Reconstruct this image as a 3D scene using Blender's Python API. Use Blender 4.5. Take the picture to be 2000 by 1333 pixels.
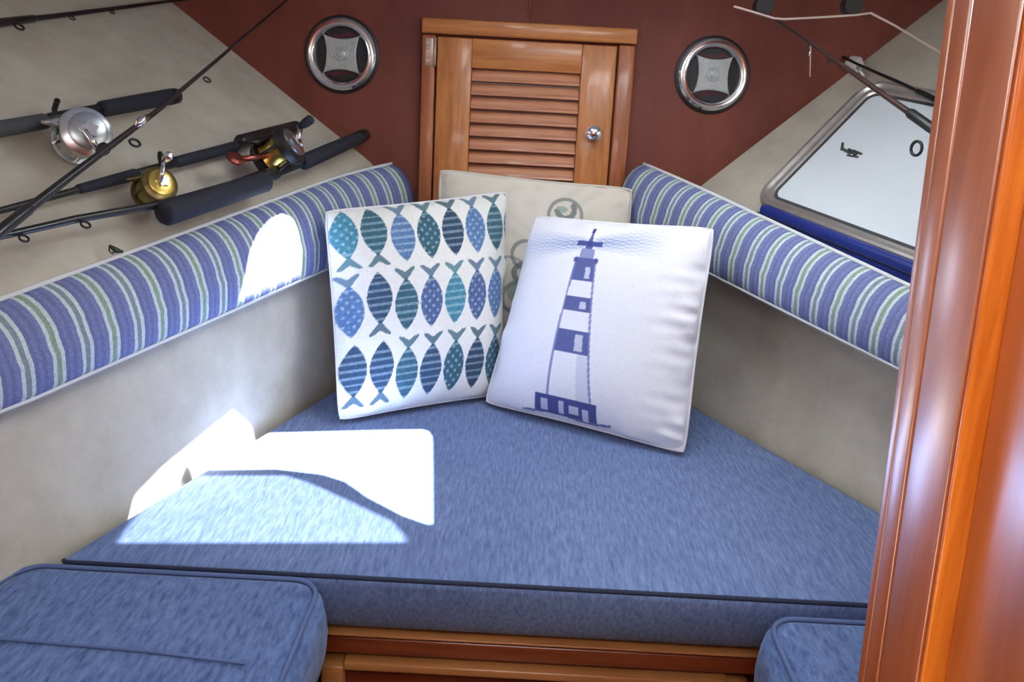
import bpy, bmesh, math, random
import numpy as np
from mathutils import Vector, Matrix

for o in list(bpy.data.objects): bpy.data.objects.remove(o)
SC = bpy.context.scene
COL = SC.collection
random.seed(4); RNG = np.random.RandomState(7)
V = lambda *a: np.array(a, float)
def nrm(a): a = np.asarray(a, float); return a / np.linalg.norm(a)
R = math.radians

# ------------------------------------------------------------------ camera
PITCH, CAM_H, FPX, ROLL = R(18), 0.70, 1600.0, R(3.1)
CAM = V(0, 0, CAM_H)
_F = V(0, math.cos(PITCH), -math.sin(PITCH)); _U0 = V(0, math.sin(PITCH), math.cos(PITCH)); _R0 = V(1, 0, 0)
_CR = math.cos(ROLL)*_R0 + math.sin(ROLL)*_U0
_CU = -math.sin(ROLL)*_R0 + math.cos(ROLL)*_U0
cd = bpy.data.cameras.new('camera'); cam = bpy.data.objects.new('camera', cd); COL.objects.link(cam)
cd.sensor_width = 36; cd.lens = FPX/2000*36; cd.clip_start = .02
cam.matrix_world = Matrix(((_CR[0], _CU[0], -_F[0], 0), (_CR[1], _CU[1], -_F[1], 0), (_CR[2], _CU[2], -_F[2], CAM_H), (0, 0, 0, 1)))
SC.camera = cam

# ------------------------------------------------------------------ world, sun, exposure
WORLD_STRENGTH, SUN_STRENGTH, EXPOSURE = 10.0, 52.0, 0.66
SUN_DIR = nrm((-.60, .03, -1.0))                     # direction the light travels
wd = bpy.data.worlds.new('sky'); SC.world = wd; wd.use_nodes = True
wd.node_tree.nodes['Background'].inputs[0].default_value = (.93, .97, 1.0, 1)
wd.node_tree.nodes['Background'].inputs[1].default_value = WORLD_STRENGTH
sl = bpy.data.lights.new('sun', 'SUN'); sl.energy = SUN_STRENGTH; sl.angle = R(.6); sl.color = (1, .97, .92)
so = bpy.data.objects.new('sun', sl); COL.objects.link(so)
so.rotation_euler = Vector(SUN_DIR).to_track_quat('-Z', 'Y').to_euler(); so.location = (2, -2, 4)
vs = SC.view_settings
vs.view_transform = 'Standard'; vs.look = 'None'; vs.gamma = 1; vs.exposure = EXPOSURE; vs.use_curve_mapping = False

# ------------------------------------------------------------------ measuring helpers
def ray(u, v):
    dx, dy = u-1000, v-666.5
    x = dx*math.cos(ROLL)+dy*math.sin(ROLL); y = -dx*math.sin(ROLL)+dy*math.cos(ROLL)
    return x/FPX*_R0 - y/FPX*_U0 + _F
def hit(u, v, n, p):                                 # where the sight line meets a plane of the place
    n = np.asarray(n, float); r = ray(u, v)
    return CAM + r*((n@(np.asarray(p)-CAM))/(n@r))
Z0 = lambda u, v, z=0.: hit(u, v, (0, 0, 1), (0, 0, z))

LEAN = R(5)
BO = V(0, 2.006, 0); BR = V(1, 0, 0); BU = V(0, math.sin(LEAN), math.cos(LEAN)); BN = V(0, -math.cos(LEAN), math.sin(LEAN))
def bk(x, t, d=0.): return BO + BR*x + BU*t + BN*d   # forward bulkhead: across, up, out into the cabin
LA = V(-.643, 1.022, 0); LW = nrm((.322, .947, 0)); LN = V(-LW[1], LW[0], 0)
RA = V(.455, 1.701, 0); RW = nrm((-.471, .882, 0)); RN = V(RW[1], -RW[0], 0)
def LS(s, a, z): return LA + LW*s + LN*a + V(0, 0, z)
def RS(s, a, z): return RA + RW*s + RN*a + V(0, 0, z)
L_SHEER, R_SHEER = .09, .11
def lin(c): c = c/255; return c/12.92 if c <= .04045 else ((c+.055)/1.055)**2.4
def rgb(r, g, b): return (lin(r), lin(g), lin(b), 1)

# ------------------------------------------------------------------ object helpers
ORG = {}
def props(o, label=None, cat=None, group=None, kind=None):
    if label: o['label'] = label
    if cat: o['category'] = cat
    if group: o['group'] = group
    if kind: o['kind'] = kind
    return o
def thing(name, loc, label, cat, group=None, kind=None):
    o = bpy.data.objects.new(name, None); COL.objects.link(o); o.empty_display_size = .05
    o.location = Vector(loc); ORG[o] = np.array(loc, float)
    return props(o, label, cat, group, kind)
def mesh(name, verts, faces, mat, parent=None, smooth=True, uv=None, origin=None):
    verts = np.asarray(verts, float)
    if parent is not None: org = ORG[parent]
    elif origin is not None: org = np.asarray(origin, float)
    else: org = V((verts[:, 0].min()+verts[:, 0].max())/2, (verts[:, 1].min()+verts[:, 1].max())/2, verts[:, 2].min())
    me = bpy.data.meshes.new(name)
    me.from_pydata((verts-org).tolist(), [], [list(f) for f in faces])
    if smooth: me.polygons.foreach_set('use_smooth', [True]*len(me.polygons))
    if uv is not None:
        ul = me.uv_layers.new(name='UVMap'); uv = np.asarray(uv)
        li = np.empty(len(me.loops), int); me.loops.foreach_get('vertex_index', li)
        ul.data.foreach_set('uv', uv[li].astype(np.float32).ravel())
    me.materials.append(mat)
    o = bpy.data.objects.new(name, me); COL.objects.link(o); ORG[o] = org
    if parent is not None:
        o.parent = parent
    else: o.location = Vector(org)
    me.update()
    return o
def fixn(o):
    bm = bmesh.new(); bm.from_mesh(o.data); bmesh.ops.recalc_face_normals(bm, faces=bm.faces); bm.to_mesh(o.data); bm.free(); return o
def sharp(o, ang=40):
    bm = bmesh.new(); bm.from_mesh(o.data)
    for e in bm.edges:
        if len(e.link_faces) == 2 and e.calc_face_angle(0) > R(ang): e.smooth = False
    bm.to_mesh(o.data); bm.free(); return o
def box(name, c, ax, size, mat, parent=None, bev=.002, seg=2):
    """box centred at c, ax = three axis vectors, size full lengths"""
    bm = bmesh.new(); bmesh.ops.create_cube(bm, size=1)
    for v in bm.verts:
        v.co = Vector((v.co.x*size[0], v.co.y*size[1], v.co.z*size[2]))
    if bev: bmesh.ops.bevel(bm, geom=list(bm.edges), offset=bev, segments=seg, affect='EDGES', profile=.5)
    bm.verts.index_update()
    A = np.array(ax, float)
    vs_ = np.array([v.co[:] for v in bm.verts])@A + np.asarray(c)
    fs = [[v.index for v in f.verts] for f in bm.faces]; bm.free()
    o = mesh(name, vs_, fs, mat, parent, smooth=bool(bev)); fixn(o)
    if bev: sharp(o, 50)
    return o
def tube(name, pts, rad, mat, parent=None, n=8, closed=False, caps=True):
    pts = np.asarray(pts, float); m = len(pts)
    rad = np.full(m, rad) if np.isscalar(rad) else np.asarray(rad, float)
    if closed: tan = np.roll(pts, -1, 0)-np.roll(pts, 1, 0)
    else: tan = np.gradient(pts, axis=0)
    tan = tan/np.linalg.norm(tan, axis=1)[:, None]
    ref = V(0, 0, 1) if abs(tan[0][2]) < .9 else V(1, 0, 0)
    vs_, fs = [], []
    nprev = nrm(np.cross(tan[0], ref))
    for i in range(m):
        nn = nrm(nprev-tan[i]*(nprev@tan[i])); bb = np.cross(tan[i], nn); nprev = nn
        for k in range(n):
            a = 2*math.pi*k/n
            vs_.append(pts[i]+rad[i]*(math.cos(a)*nn+math.sin(a)*bb))
    for i in range(m if closed else m-1):
        j = (i+1) % m
        for k in range(n):
            fs.append((i*n+k, i*n+(k+1) % n, j*n+(k+1) % n, j*n+k))
    if not closed and caps:
        fs.append(tuple(range(n))[::-1]); fs.append(tuple((m-1)*n+k for k in range(n)))
    return fixn(mesh(name, vs_, fs, mat, parent))
def lathe(name, prof, o, x, y, z, mat, parent=None, n=40, sh=35):
    """profile [(r,h)] turned about z through o"""
    vs_, fs = [], []
    for r, h in prof:
        for k in range(n):
            a = 2*math.pi*k/n; vs_.append(o+x*(r*math.cos(a))+y*(r*math.sin(a))+z*h)
    m = len(prof)
    for i in range(m-1):
        for k in range(n): fs.append((i*n+k, i*n+(k+1) % n, (i+1)*n+(k+1) % n, (i+1)*n+k))
    if prof[0][0] > 1e-6: fs.append(tuple(range(n))[::-1])
    if prof[-1][0] > 1e-6: fs.append(tuple((m-1)*n+k for k in range(n)))
    ob = mesh(name, vs_, fs, mat, parent)
    bm = bmesh.new(); bm.from_mesh(ob.data); bmesh.ops.remove_doubles(bm, verts=bm.verts, dist=1e-6)
    bmesh.ops.recalc_face_normals(bm, faces=bm.faces); bm.to_mesh(ob.data); bm.free()
    return sharp(ob, sh)
def grid(name, P, mat, parent=None, smooth=True, closed_v=False, uv=None, caps=False, origin=None):
    """P [i][j] points"""
    P = np.asarray(P, float); m, n = P.shape[:2]; fs = []
    for i in range(m-1):
        for j in range(n if closed_v else n-1):
            k = (j+1) % n; fs.append((i*n+j, i*n+k, (i+1)*n+k, (i+1)*n+j))
    if caps: fs.append(tuple(range(n))); fs.append(tuple((m-1)*n+k for k in range(n))[::-1])
    return fixn(mesh(name, P.reshape(-1, 3), fs, mat, parent, smooth, None if uv is None else np.asarray(uv).reshape(-1, 2), origin))
def arc_poly(pts, rad, inset=0., seg=6):
    """convex CCW 2d polygon, offset inward, rounded corners; constant vertex count"""
    pts = [np.asarray(p, float) for p in pts]; n = len(pts); ed = []
    for i in range(n):
        d = nrm(pts[(i+1) % n]-pts[i]); nn = V(-d[1], d[0]); ed.append((pts[i]+nn*inset, d))
    off = []
    for i in range(n):
        (p, d), (q, e) = ed[i-1], ed[i]
        t = np.linalg.solve(np.array([d, -e]).T, q-p)[0]; off.append(p+d*t)
    out = []
    rr = max(rad-inset, .0006)
    for i in range(n):
        d0, d1 = ed[i-1][1], ed[i][1]
        ang = math.acos(max(-1, min(1, d0@d1))); tl = rr*math.tan(ang/2)
        a = off[i]-d0*tl; c = a+V(-d0[1], d0[0])*rr; a0 = math.atan2(*(a-c)[::-1])
        for k in range(seg+1):
            th = a0+ang*k/seg; out.append(c+rr*V(math.cos(th), math.sin(th)))
    return out
def cushion(name, plan, z0, z1, rad, edge, mat, pipe_mat, parent, crown=.0, pipe_r=.0035, bulge=.006, front=False, under=0.):
    rings = []
    H = z1-z0
    rings.append((edge*1.2+under, z0)); rings.append((edge*.3+under, z0+edge*.4))
    for t in (.12, .3, .5, .7, .88): rings.append((-bulge*math.sin(math.pi*t)+under*(1-t)**1.3, z0+H*t))
    for k in range(1, 6):
        a = k/5*math.pi/2; rings.append((edge*(1-math.cos(a)), z1-edge*(1-math.sin(a))))
    for f in (.03, .07, .13, .22): rings.append((edge+f, z1+crown*min(1, f/.2)))
    P = []
    for ins, z in rings:
        P.append([V(q[0], q[1], z) for q in arc_poly(plan, rad, ins)])
    P = np.array(P)
    body = grid('body', P, mat, parent, closed_v=True, caps=True)
    body.data.polygons[-1].use_smooth = True
    top = [V(q[0], q[1], z1-.002) for q in arc_poly(plan, rad, edge*.25)]
    if front:
        tube('piping', top[3:11], pipe_r, pipe_mat, parent, n=6); return body
    tube('piping', dense(top, .03), pipe_r, pipe_mat, parent, n=6, closed=True)
    bot = [V(q[0], q[1], z0+.006) for q in arc_poly(plan, rad, edge*.3)]
    tube('piping', dense(bot, .05), pipe_r, pipe_mat, parent, n=6, closed=True)
    return body
def dense(pts, step):
    out = []
    m = len(pts)
    for i in range(m):
        a, b = pts[i], pts[(i+1) % m]; k = max(1, int(np.linalg.norm(b-a)/step))
        for j in range(k): out.append(a+(b-a)*j/k)
    return out

# ------------------------------------------------------------------ materials
def newmat(name):
    m = bpy.data.materials.new(name); m.use_nodes = True
    nt = m.node_tree; return m, nt, nt.nodes['Principled BSDF']
def N(nt, t, **kw):
    n = nt.nodes.new(t)
    for k, v in kw.items():
        if k in n.inputs: n.inputs[k].default_value = v
        else: setattr(n, k, v)
    return n
def plain(name, col, rough=.5, metal=0., coat=0., spec=.5, var=.0, vscale=30.):
    m, nt, b = newmat(name)
    b.inputs['Base Color'].default_value = col; b.inputs['Roughness'].default_value = rough
    b.inputs['Metallic'].default_value = metal; b.inputs['Coat Weight'].default_value = coat
    b.inputs['Specular IOR Level'].default_value = spec
    tc = N(nt, 'ShaderNodeTexCoord'); no = N(nt, 'ShaderNodeTexNoise', Scale=vscale, Detail=4.)
    nt.links.new(tc.outputs['Object'], no.inputs['Vector'])
    mr = N(nt, 'ShaderNodeMapRange'); mr.inputs['To Min'].default_value = 1-max(var, .03); mr.inputs['To Max'].default_value = 1+max(var, .03)
    mr.inputs['From Min'].default_value = .3; mr.inputs['From Max'].default_value = .7
    nt.links.new(no.outputs['Fac'], mr.inputs['Value'])
    vm = N(nt, 'ShaderNodeVectorMath', operation='SCALE'); vm.inputs[0].default_value = col[:3]
    nt.links.new(mr.outputs['Result'], vm.inputs['Scale']); nt.links.new(vm.outputs['Vector'], b.inputs['Base Color'])
    return m
def streaky(name, c0, c1, scale, rough, bump=.2, bdist=.001, detail=6., coat=0., lo=.35, hi=.65, big=None, coat_rough=.1, spec=.5, sheen=0.):
    m, nt, b = newmat(name)
    tc = N(nt, 'ShaderNodeTexCoord'); mp = N(nt, 'ShaderNodeMapping'); mp.inputs['Scale'].default_value = scale
    nt.links.new(tc.outputs['Object'], mp.inputs['Vector'])
    no = N(nt, 'ShaderNodeTexNoise', Scale=1., Detail=detail, Roughness=.65); nt.links.new(mp.outputs['Vector'], no.inputs['Vector'])
    cr = N(nt, 'ShaderNodeValToRGB'); cr.color_ramp.elements[0].position = lo; cr.color_ramp.elements[1].position = hi
    cr.color_ramp.elements[0].color = c0; cr.color_ramp.elements[1].color = c1
    nt.links.new(no.outputs['Fac'], cr.inputs['Fac'])
    out = cr.outputs['Color']
    if big:
        n2 = N(nt, 'ShaderNodeTexNoise', Scale=big[0], Detail=3.); nt.links.new(tc.outputs['Object'], n2.inputs['Vector'])
        mx = N(nt, 'ShaderNodeMix', data_type='RGBA', blend_type='MULTIPLY'); mx.inputs[0].default_value = 1.
        c2 = N(nt, 'ShaderNodeValToRGB'); c2.color_ramp.elements[0].position = .35; c2.color_ramp.elements[1].position = .65
        c2.color_ramp.elements[0].color = big[1]; c2.color_ramp.elements[1].color = (1, 1, 1, 1)
        nt.links.new(n2.outputs['Fac'], c2.inputs['Fac'])
        nt.links.new(out, mx.inputs[6]); nt.links.new(c2.outputs['Color'], mx.inputs[7]); out = mx.outputs[2]
    nt.links.new(out, b.inputs['Base Color'])
    b.inputs['Roughness'].default_value = rough; b.inputs['Coat Weight'].default_value = coat; b.inputs['Coat Roughness'].default_value = coat_rough
    b.inputs['Specular IOR Level'].default_value = spec; b.inputs['Sheen Weight'].default_value = sheen
    if bump:
        bp = N(nt, 'ShaderNodeBump'); bp.inputs['Strength'].default_value = bump; bp.inputs['Distance'].default_value = bdist
        nt.links.new(no.outputs['Fac'], bp.inputs['Height']); nt.links.new(bp.outputs['Normal'], b.inputs['Normal'])
    return m
def print_mat(name, rough=.85):
    m, nt, b = newmat(name)
    at = N(nt, 'ShaderNodeAttribute', attribute_name='print'); tc = N(nt, 'ShaderNodeTexCoord')
    no = N(nt, 'ShaderNodeTexNoise', Scale=450., Detail=2.); nt.links.new(tc.outputs['Object'], no.inputs['Vector'])
    bp = N(nt, 'ShaderNodeBump'); bp.inputs['Strength'].default_value = .25; bp.inputs['Distance'].default_value = .001
    nt.links.new(no.outputs['Fac'], bp.inputs['Height']); nt.links.new(bp.outputs['Normal'], b.inputs['Normal'])
    nt.links.new(at.outputs['Color'], b.inputs['Base Color']); b.inputs['Roughness'].default_value = rough
    b.inputs['Specular IOR Level'].default_value = .2; b.inputs['Sheen Weight'].default_value = .15
    return m
def stripe_mat(name):
    m, nt, b = newmat(name)
    uv = N(nt, 'ShaderNodeUVMap', uv_map='UVMap'); sx = N(nt, 'ShaderNodeSeparateXYZ'); nt.links.new(uv.outputs['UV'], sx.inputs['Vector'])
    # slight wander of the weave
    tc = N(nt, 'ShaderNodeTexCoord'); no = N(nt, 'ShaderNodeTexNoise', Scale=60., Detail=2.); nt.links.new(tc.outputs['Object'], no.inputs['Vector'])
    ma = N(nt, 'ShaderNodeMath', operation='MULTIPLY_ADD'); ma.inputs[1].default_value = .03; nt.links.new(no.outputs['Fac'], ma.inputs[0])
    nt.links.new(sx.outputs['X'], ma.inputs[2])
    fr = N(nt, 'ShaderNodeMath', operation='FRACT'); nt.links.new(ma.outputs[0], fr.inputs[0])
    cr = N(nt, 'ShaderNodeValToRGB'); cr.color_ramp.interpolation = 'CONSTANT'
    blue, blue2, pale, green, grey = rgb(120, 130, 176), rgb(108, 119, 164), rgb(196, 211, 214), rgb(138, 164, 148), rgb(130, 148, 160)
    st = [(0, blue), (.07, blue2), (.13, blue), (.22, pale), (.285, green), (.365, pale), (.43, blue2), (.5, blue), (.57, blue2), (.63, blue), (.72, pale), (.785, grey), (.865, pale), (.93, blue2)]
    el = cr.color_ramp.elements
    el[0].position, el[0].color = st[0]; el[1].position, el[1].color = st[-1]
    for p, c in st[1:-1]: e = el.new(p); e.color = c
    nt.links.new(fr.outputs[0], cr.inputs['Fac'])
    n2 = N(nt, 'ShaderNodeTexNoise', Scale=260., Detail=3.); nt.links.new(tc.outputs['Object'], n2.inputs['Vector'])
    mr = N(nt, 'ShaderNodeMapRange'); mr.inputs['From Min'].default_value = .3; mr.inputs['From Max'].default_value = .7; mr.inputs['To Min'].default_value = .82; mr.inputs['To Max'].default_value = 1.14
    nt.links.new(n2.outputs['Fac'], mr.inputs['Value'])
    vm = N(nt, 'ShaderNodeVectorMath', operation='SCALE'); nt.links.new(cr.outputs['Color'], vm.inputs[0]); nt.links.new(mr.outputs['Result'], vm.inputs['Scale'])
    nt.links.new(vm.outputs['Vector'], b.inputs['Base Color']); b.inputs['Roughness'].default_value = .9; b.inputs['Specular IOR Level'].default_value = .2
    bp = N(nt, 'ShaderNodeBump'); bp.inputs['Strength'].default_value = .2; bp.inputs['Distance'].default_value = .001
    nt.links.new(n2.outputs['Fac'], bp.inputs['Height']); nt.links.new(bp.outputs['Normal'], b.inputs['Normal'])
    return m

M = {}
M['liner'] = streaky('hull_liner_vinyl', rgb(183, 178, 163), rgb(199, 195, 181), (14, 14, 14), .75, .25, .002, 8., big=(5., (.93, .925, .915, 1)), spec=.25)
M['bulkhead'] = streaky('bulkhead_mahogany_red', rgb(112, 58, 46), rgb(128, 68, 54), (9, 9, 2.2), .55, .05, .001, 6., big=(3., (.8, .78, .8, 1)), spec=.3)
M['teak'] = streaky('teak_door', rgb(166, 98, 46), rgb(202, 134, 70), (70, 70, 5), .38, .12, .0006, 8., coat=.25)
M['teak_h'] = streaky('teak_door_rails', rgb(168, 100, 48), rgb(206, 138, 74), (5, 70, 70), .38, .12, .0006, 8., coat=.25)
M['slat'] = streaky('teak_slats', rgb(172, 110, 78), rgb(216, 160, 126), (5, 90, 90), .4, .12, .0006, 8., coat=.3)
M['frame'] = streaky('teak_frame', rgb(140, 74, 38), rgb(176, 104, 58), (60, 60, 5), .4, .12, .0006, 8., coat=.25)
M['jamb'] = streaky('varnished_mahogany', rgb(158, 82, 44), rgb(186, 106, 64), (34, 34, 2.2), .30, .06, .0006, 8., coat=1., coat_rough=.25)
M['bead'] = streaky('varnished_teak_bead', rgb(190, 92, 14), rgb(228, 128, 36), (60, 60, 4), .35, .08, .0006, 8., coat=.4)
M['rail'] = streaky('varnished_fascia', rgb(104, 44, 24), rgb(140, 68, 38), (4, 60, 60), .3, .08, .0006, 8., coat=.4)
M['rail_pale'] = streaky('pale_varnished_edge', rgb(156, 96, 52), rgb(184, 124, 74), (4, 60, 60), .35, .08, .0006, 8., coat=.3)
M['panel_dark'] = streaky('dark_locker_panel', rgb(78, 28, 14), rgb(110, 44, 22), (3, 30, 30), .35, .06, .0006, 8., coat=.3)
M['denim'] = streaky('blue_woven_upholstery', rgb(80, 100, 144), rgb(124, 146, 190), (210, 30, 90), .9, .35, .0012, 5., big=(4., (.86, .88, .92, 1)), spec=.2, sheen=.12, lo=.3, hi=.7)
M['denim2'] = streaky('blue_woven_settee', rgb(62, 84, 130), rgb(112, 136, 182), (150, 40, 60), .9, .35, .0012, 5., big=(5., (.84, .86, .9, 1)), spec=.2, sheen=.12, lo=.3, hi=.7)
M['pipe_dark'] = plain('navy_piping', rgb(30, 40, 66), .8)
M['pipe_blue'] = plain('blue_piping', rgb(84, 104, 148), .85)
M['pipe_white'] = plain('white_piping', rgb(214, 218, 220), .8)
M['stripe'] = stripe_mat('striped_bolster_cloth')
M['print'] = print_mat('printed_cotton')
M['cotton'] = plain('white_cotton', rgb(224, 226, 232), .9, spec=.2)
M['cream'] = plain('cream_linen', rgb(206, 202, 190), .9, spec=.2)
M['chrome'] = plain('chrome', (.75, .76, .78, 1), .16, 1.)
M['brushed'] = plain('brushed_aluminium', (.42, .44, .45, 1), .32, 1., var=.1, vscale=60)
M['silver'] = plain('polished_silver_reel', (.62, .65, .66, 1), .25, 1., var=.15, vscale=120)
M['steel'] = plain('stainless_frame', (.66, .64, .60, 1), .36, .85, var=.08)
M['black'] = plain('black_plastic', rgb(22, 22, 25), .45)
M['graphite'] = plain('graphite_blank', rgb(20, 19, 20), .35, coat=.3)
M['navygrip'] = plain('navy_foam_grip', rgb(31, 35, 46), .8, var=.15, vscale=120)
M['greygrip'] = plain('grey_foam_grip', rgb(70, 72, 76), .8, var=.15, vscale=120)
M['gold'] = plain('gold_anodised', (.62, .46, .12, 1), .3, 1., var=.15, vscale=150)
M['golddark'] = plain('dark_bronze_reel', (.20, .15, .06, 1), .35, .9, var=.2, vscale=150)
M['redmetal'] = plain('red_anodised', (.32, .09, .07, 1), .35, 1.)
M['line'] = plain('spooled_line', rgb(120, 112, 62), .5, var=.2, vscale=300)
M['cone'] = plain('maroon_speaker_reflection', rgb(74, 18, 34), .4)  # colour of the red reflections painted above and below the speaker centre
M['recess'] = plain('dark_speaker_recess', rgb(20, 26, 28), .5)
M['star'] = plain('silver_speaker_plate', rgb(178, 186, 186), .38, .25, var=.12, vscale=90)
M['bluepad'] = plain('royal_blue_vinyl', rgb(22, 44, 128), .5, var=.1)
M['white'] = plain('white_plastic', rgb(222, 224, 222), .4)
M['brass'] = plain('tarnished_brass_hinge', rgb(190, 170, 150), .35, .6)
M['cord'] = plain('pale_cord', rgb(186, 168, 156), .7)
M['ceiling'] = plain('white_deckhead', rgb(222, 220, 212), .7)
M['sole'] = streaky('teak_sole', rgb(110, 64, 34), rgb(150, 96, 56), (40, 4, 40), .4, .08)
M['lure'] = plain('green_lure', rgb(52, 60, 40), .5)
M['brown'] = plain('brown_rod_blank', rgb(52, 30, 26), .35, coat=.4)
m, nt, b = newmat('frosted_pale_glass'); M['pane'] = m
b.inputs['Base Color'].default_value = rgb(214, 228, 238); b.inputs['Roughness'].default_value = .5
b.inputs['Specular IOR Level'].default_value = .15
_tr = N(nt, 'ShaderNodeBsdfTranslucent'); _tr.inputs['Color'].default_value = rgb(205, 224, 238)
_mx = N(nt, 'ShaderNodeMixShader'); _mx.inputs[0].default_value = .04
_no = N(nt, 'ShaderNodeTexNoise', Scale=6.); _cr = N(nt, 'ShaderNodeValToRGB')
_cr.color_ramp.elements[0].color = rgb(228, 240, 248); _cr.color_ramp.elements[1].color = rgb(236, 246, 252)
nt.links.new(_no.outputs['Fac'], _cr.inputs['Fac']); nt.links.new(_cr.outputs['Color'], b.inputs['Base Color'])
nt.links.new(b.outputs[0], _mx.inputs[1]); nt.links.new(_tr.outputs[0], _mx.inputs[2]); nt.links.new(_mx.outputs[0], nt.nodes['Material Output'].inputs['Surface'])
m, nt, b = newmat('smoked_acrylic'); M['smoked'] = m
_tr = N(nt, 'ShaderNodeBsdfTransparent'); _tr.inputs['Color'].default_value = (.42, .425, .45, 1)
_gl = N(nt, 'ShaderNodeBsdfGlossy'); _gl.inputs['Roughness'].default_value = .05
_mx = N(nt, 'ShaderNodeMixShader'); _mx.inputs[0].default_value = .05
nt.links.new(_tr.outputs[0], _mx.inputs[1]); nt.links.new(_gl.outputs[0], _mx.inputs[2]); nt.links.new(_mx.outputs[0], nt.nodes['Material Output'].inputs['Surface'])

M['jamb'].node_tree.nodes['Principled BSDF'].inputs['Coat IOR'].default_value = 2.3
M['jamb'].node_tree.nodes['Principled BSDF'].inputs['Specular IOR Level'].default_value = .8
# ================================================================== THE SETTING
def struct(o, label, cat): return props(o, label, cat, kind='structure')

# --- forward bulkhead
BXH = 1.25
bh = thing('wall_bow', bk(0, -.5), 'dark reddish brown bulkhead across the bow behind the locker door', 'wall', kind='structure')
box('panel', bk(-BXH/2, .33, -.02), (BR, BU, BN), (BXH, 1.7, .04), M['bulkhead'], bh, .001)
box('panel', bk(BXH/2, .33, -.02), (BR, BU, BN), (BXH, 1.7, .04), M['bulkhead'], bh, .001)
box('seam_batten', bk(0, .995, .0015), (BR, BU, BN), (.008, .30, .003), M['bulkhead'], bh, .001)

# --- hull sides: lower wall, then the flare above the bolster
def hull(name, S, sheer, s_ref, prof, label, s0, s1):
    P, st = [], np.linspace(s0, s1, 24)
    # round the profile
    pr = [np.array(prof[0])]
    for i in range(1, len(prof)-1):
        a, b_, c = (np.array(prof[k]) for k in (i-1, i, i+1))
        r = .03
        d0, d1 = nrm(a-b_), nrm(c-b_)
        r0, r1 = min(r, .4*np.linalg.norm(a-b_)), min(r, .4*np.linalg.norm(c-b_))
        for t in np.linspace(0, 1, 6): pr.append((1-t)**2*(b_+d0*r0)+2*t*(1-t)*b_+t*t*(b_+d1*r1))
    pr.append(np.array(prof[-1]))
    for s in st:
        row = []
        for a, z in pr:
            k = min(1, max(0, (z-.05)/.3)) if z > 0 else 0
            row.append(S(s, a, z-k*sheer*(s_ref-s)))
        P.append(row)
    o = grid(name, P, M['liner'])
    return struct(o, label, 'wall')
hull('wall_left', LS, L_SHEER, 1.047, [(.012, -.62), (.012, 0), (.036, .27), (.056, .463), (.114, .508), (.539, .836), (.86, 1.084)],
     'off-white vinyl hull side on the left carrying the row of rods', -1.46, 1.08)
hull('wall_right', RS, R_SHEER, .305, [(.012, -.62), (.012, 0), (.088, .305), (.050, .320), (.056, .362), (.165, .474), (.619, .928), (.80, 1.109)],
     'off-white vinyl hull side on the right around the framed pane', -2.34, .40)
LE0, LE1 = hit(330, 0, BN, BO), hit(690, 290, BN, BO)
LHN = nrm(np.cross(LE1-LE0, LW+V(0, 0, L_SHEER))); LHN = LHN if LHN[0] > 0 else -LHN      # into the cabin
RE0, RE1 = hit(1830, 10, BN, BO), hit(1380, 355, BN, BO)
RHN = nrm(np.cross(RE1-RE0, RW+V(0, 0, R_SHEER))); RHN = RHN if RHN[0] < 0 else -RHN
def onL(u, v, d=0.): return hit(u, v, LHN, LE0+LHN*d)
def onR(u, v, d=0.): return hit(u, v, RHN, RE0+RHN*d)

fl = box('floor', V(0, .85, -.64), np.eye(3), (3.6, 2.5, .04), M['sole'], None, .002); struct(fl, 'teak cabin sole between the settees', 'floor')

aw = box('wall_aft', V(0, -.37, .22), np.eye(3), (4.4, .04, 1.70), M['bulkhead'], None, .004); struct(aw, 'unseen dark wooden bulkhead added aft to hold back frontal daylight', 'wall')  # out of view, added to block low light from behind the camera

# --- deckhead with unseen openings, outlined so the sun casts the wanted patches
CZ = 1.03
def up(P, z=CZ): return P-SUN_DIR*((P[2]-z)/SUN_DIR[2])
WLN = nrm(LN*1.0+V(0, 0, -.074))
def onW(u, v): return hit(u, v, WLN, LS(0, .014, .01))
def onBol(u, v, a): return hit(u, v, LN, LA+LN*a)
hatch = [up(Z0(*q)) for q in ((822, 843), (833, 847), (839, 858), (839, 1062), (225, 1062), (268, 1001))] + \
        [up(onW(*q)) for q in ((262, 974), (315, 918), (455, 803), (490, 838))]  # hatch outline projected up the sun direction from the lit patch
bolster_sun_hole = [up(onBol(u, v, a)) for u, v, a in ((464, 588, 0), (475, 545, 0), (492, 485, 0), (512, 440, .006), (534, 414, .018), (556, 406, .022), (574, 420, .014), (584, 448, .003), (587, 480, 0), (585, 540, 0))]  # made-up opening, shaped to throw the bright patch on the left bolster
def plate_with_holes(name, outer, holes, mat, z, parent=None):
    bm = bmesh.new(); edges = []
    for loop in [outer]+holes:
        vv = [bm.verts.new((p[0], p[1], z)) for p in loop]
        edges += [bm.edges.new((vv[i], vv[(i+1) % len(vv)])) for i in range(len(vv))]
    bmesh.ops.triangle_fill(bm, edges=edges, use_beauty=True)
    bm.verts.index_update()
    vs_ = [v.co[:] for v in bm.verts]; fs = [[v.index for v in f.verts] for f in bm.faces]; bm.free()
    return mesh(name, vs_, fs, mat, parent, smooth=False)
ce = plate_with_holes('ceiling', [(-2.6, -.36), (2.6, -.36), (2.6, 2.2), (-2.6, 2.2)], [hatch, bolster_sun_hole, [(-.32, -.30), (.32, -.30), (.32, .12), (-.32, .12)]], M['ceiling'], CZ)  # last opening, above the camera, is added to let skylight in
sm = ce.modifiers.new('thickness', 'SOLIDIFY'); sm.thickness = -.004
struct(ce, 'white deckhead with a hatch and other openings cut to shape the daylight', 'ceiling')
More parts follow.
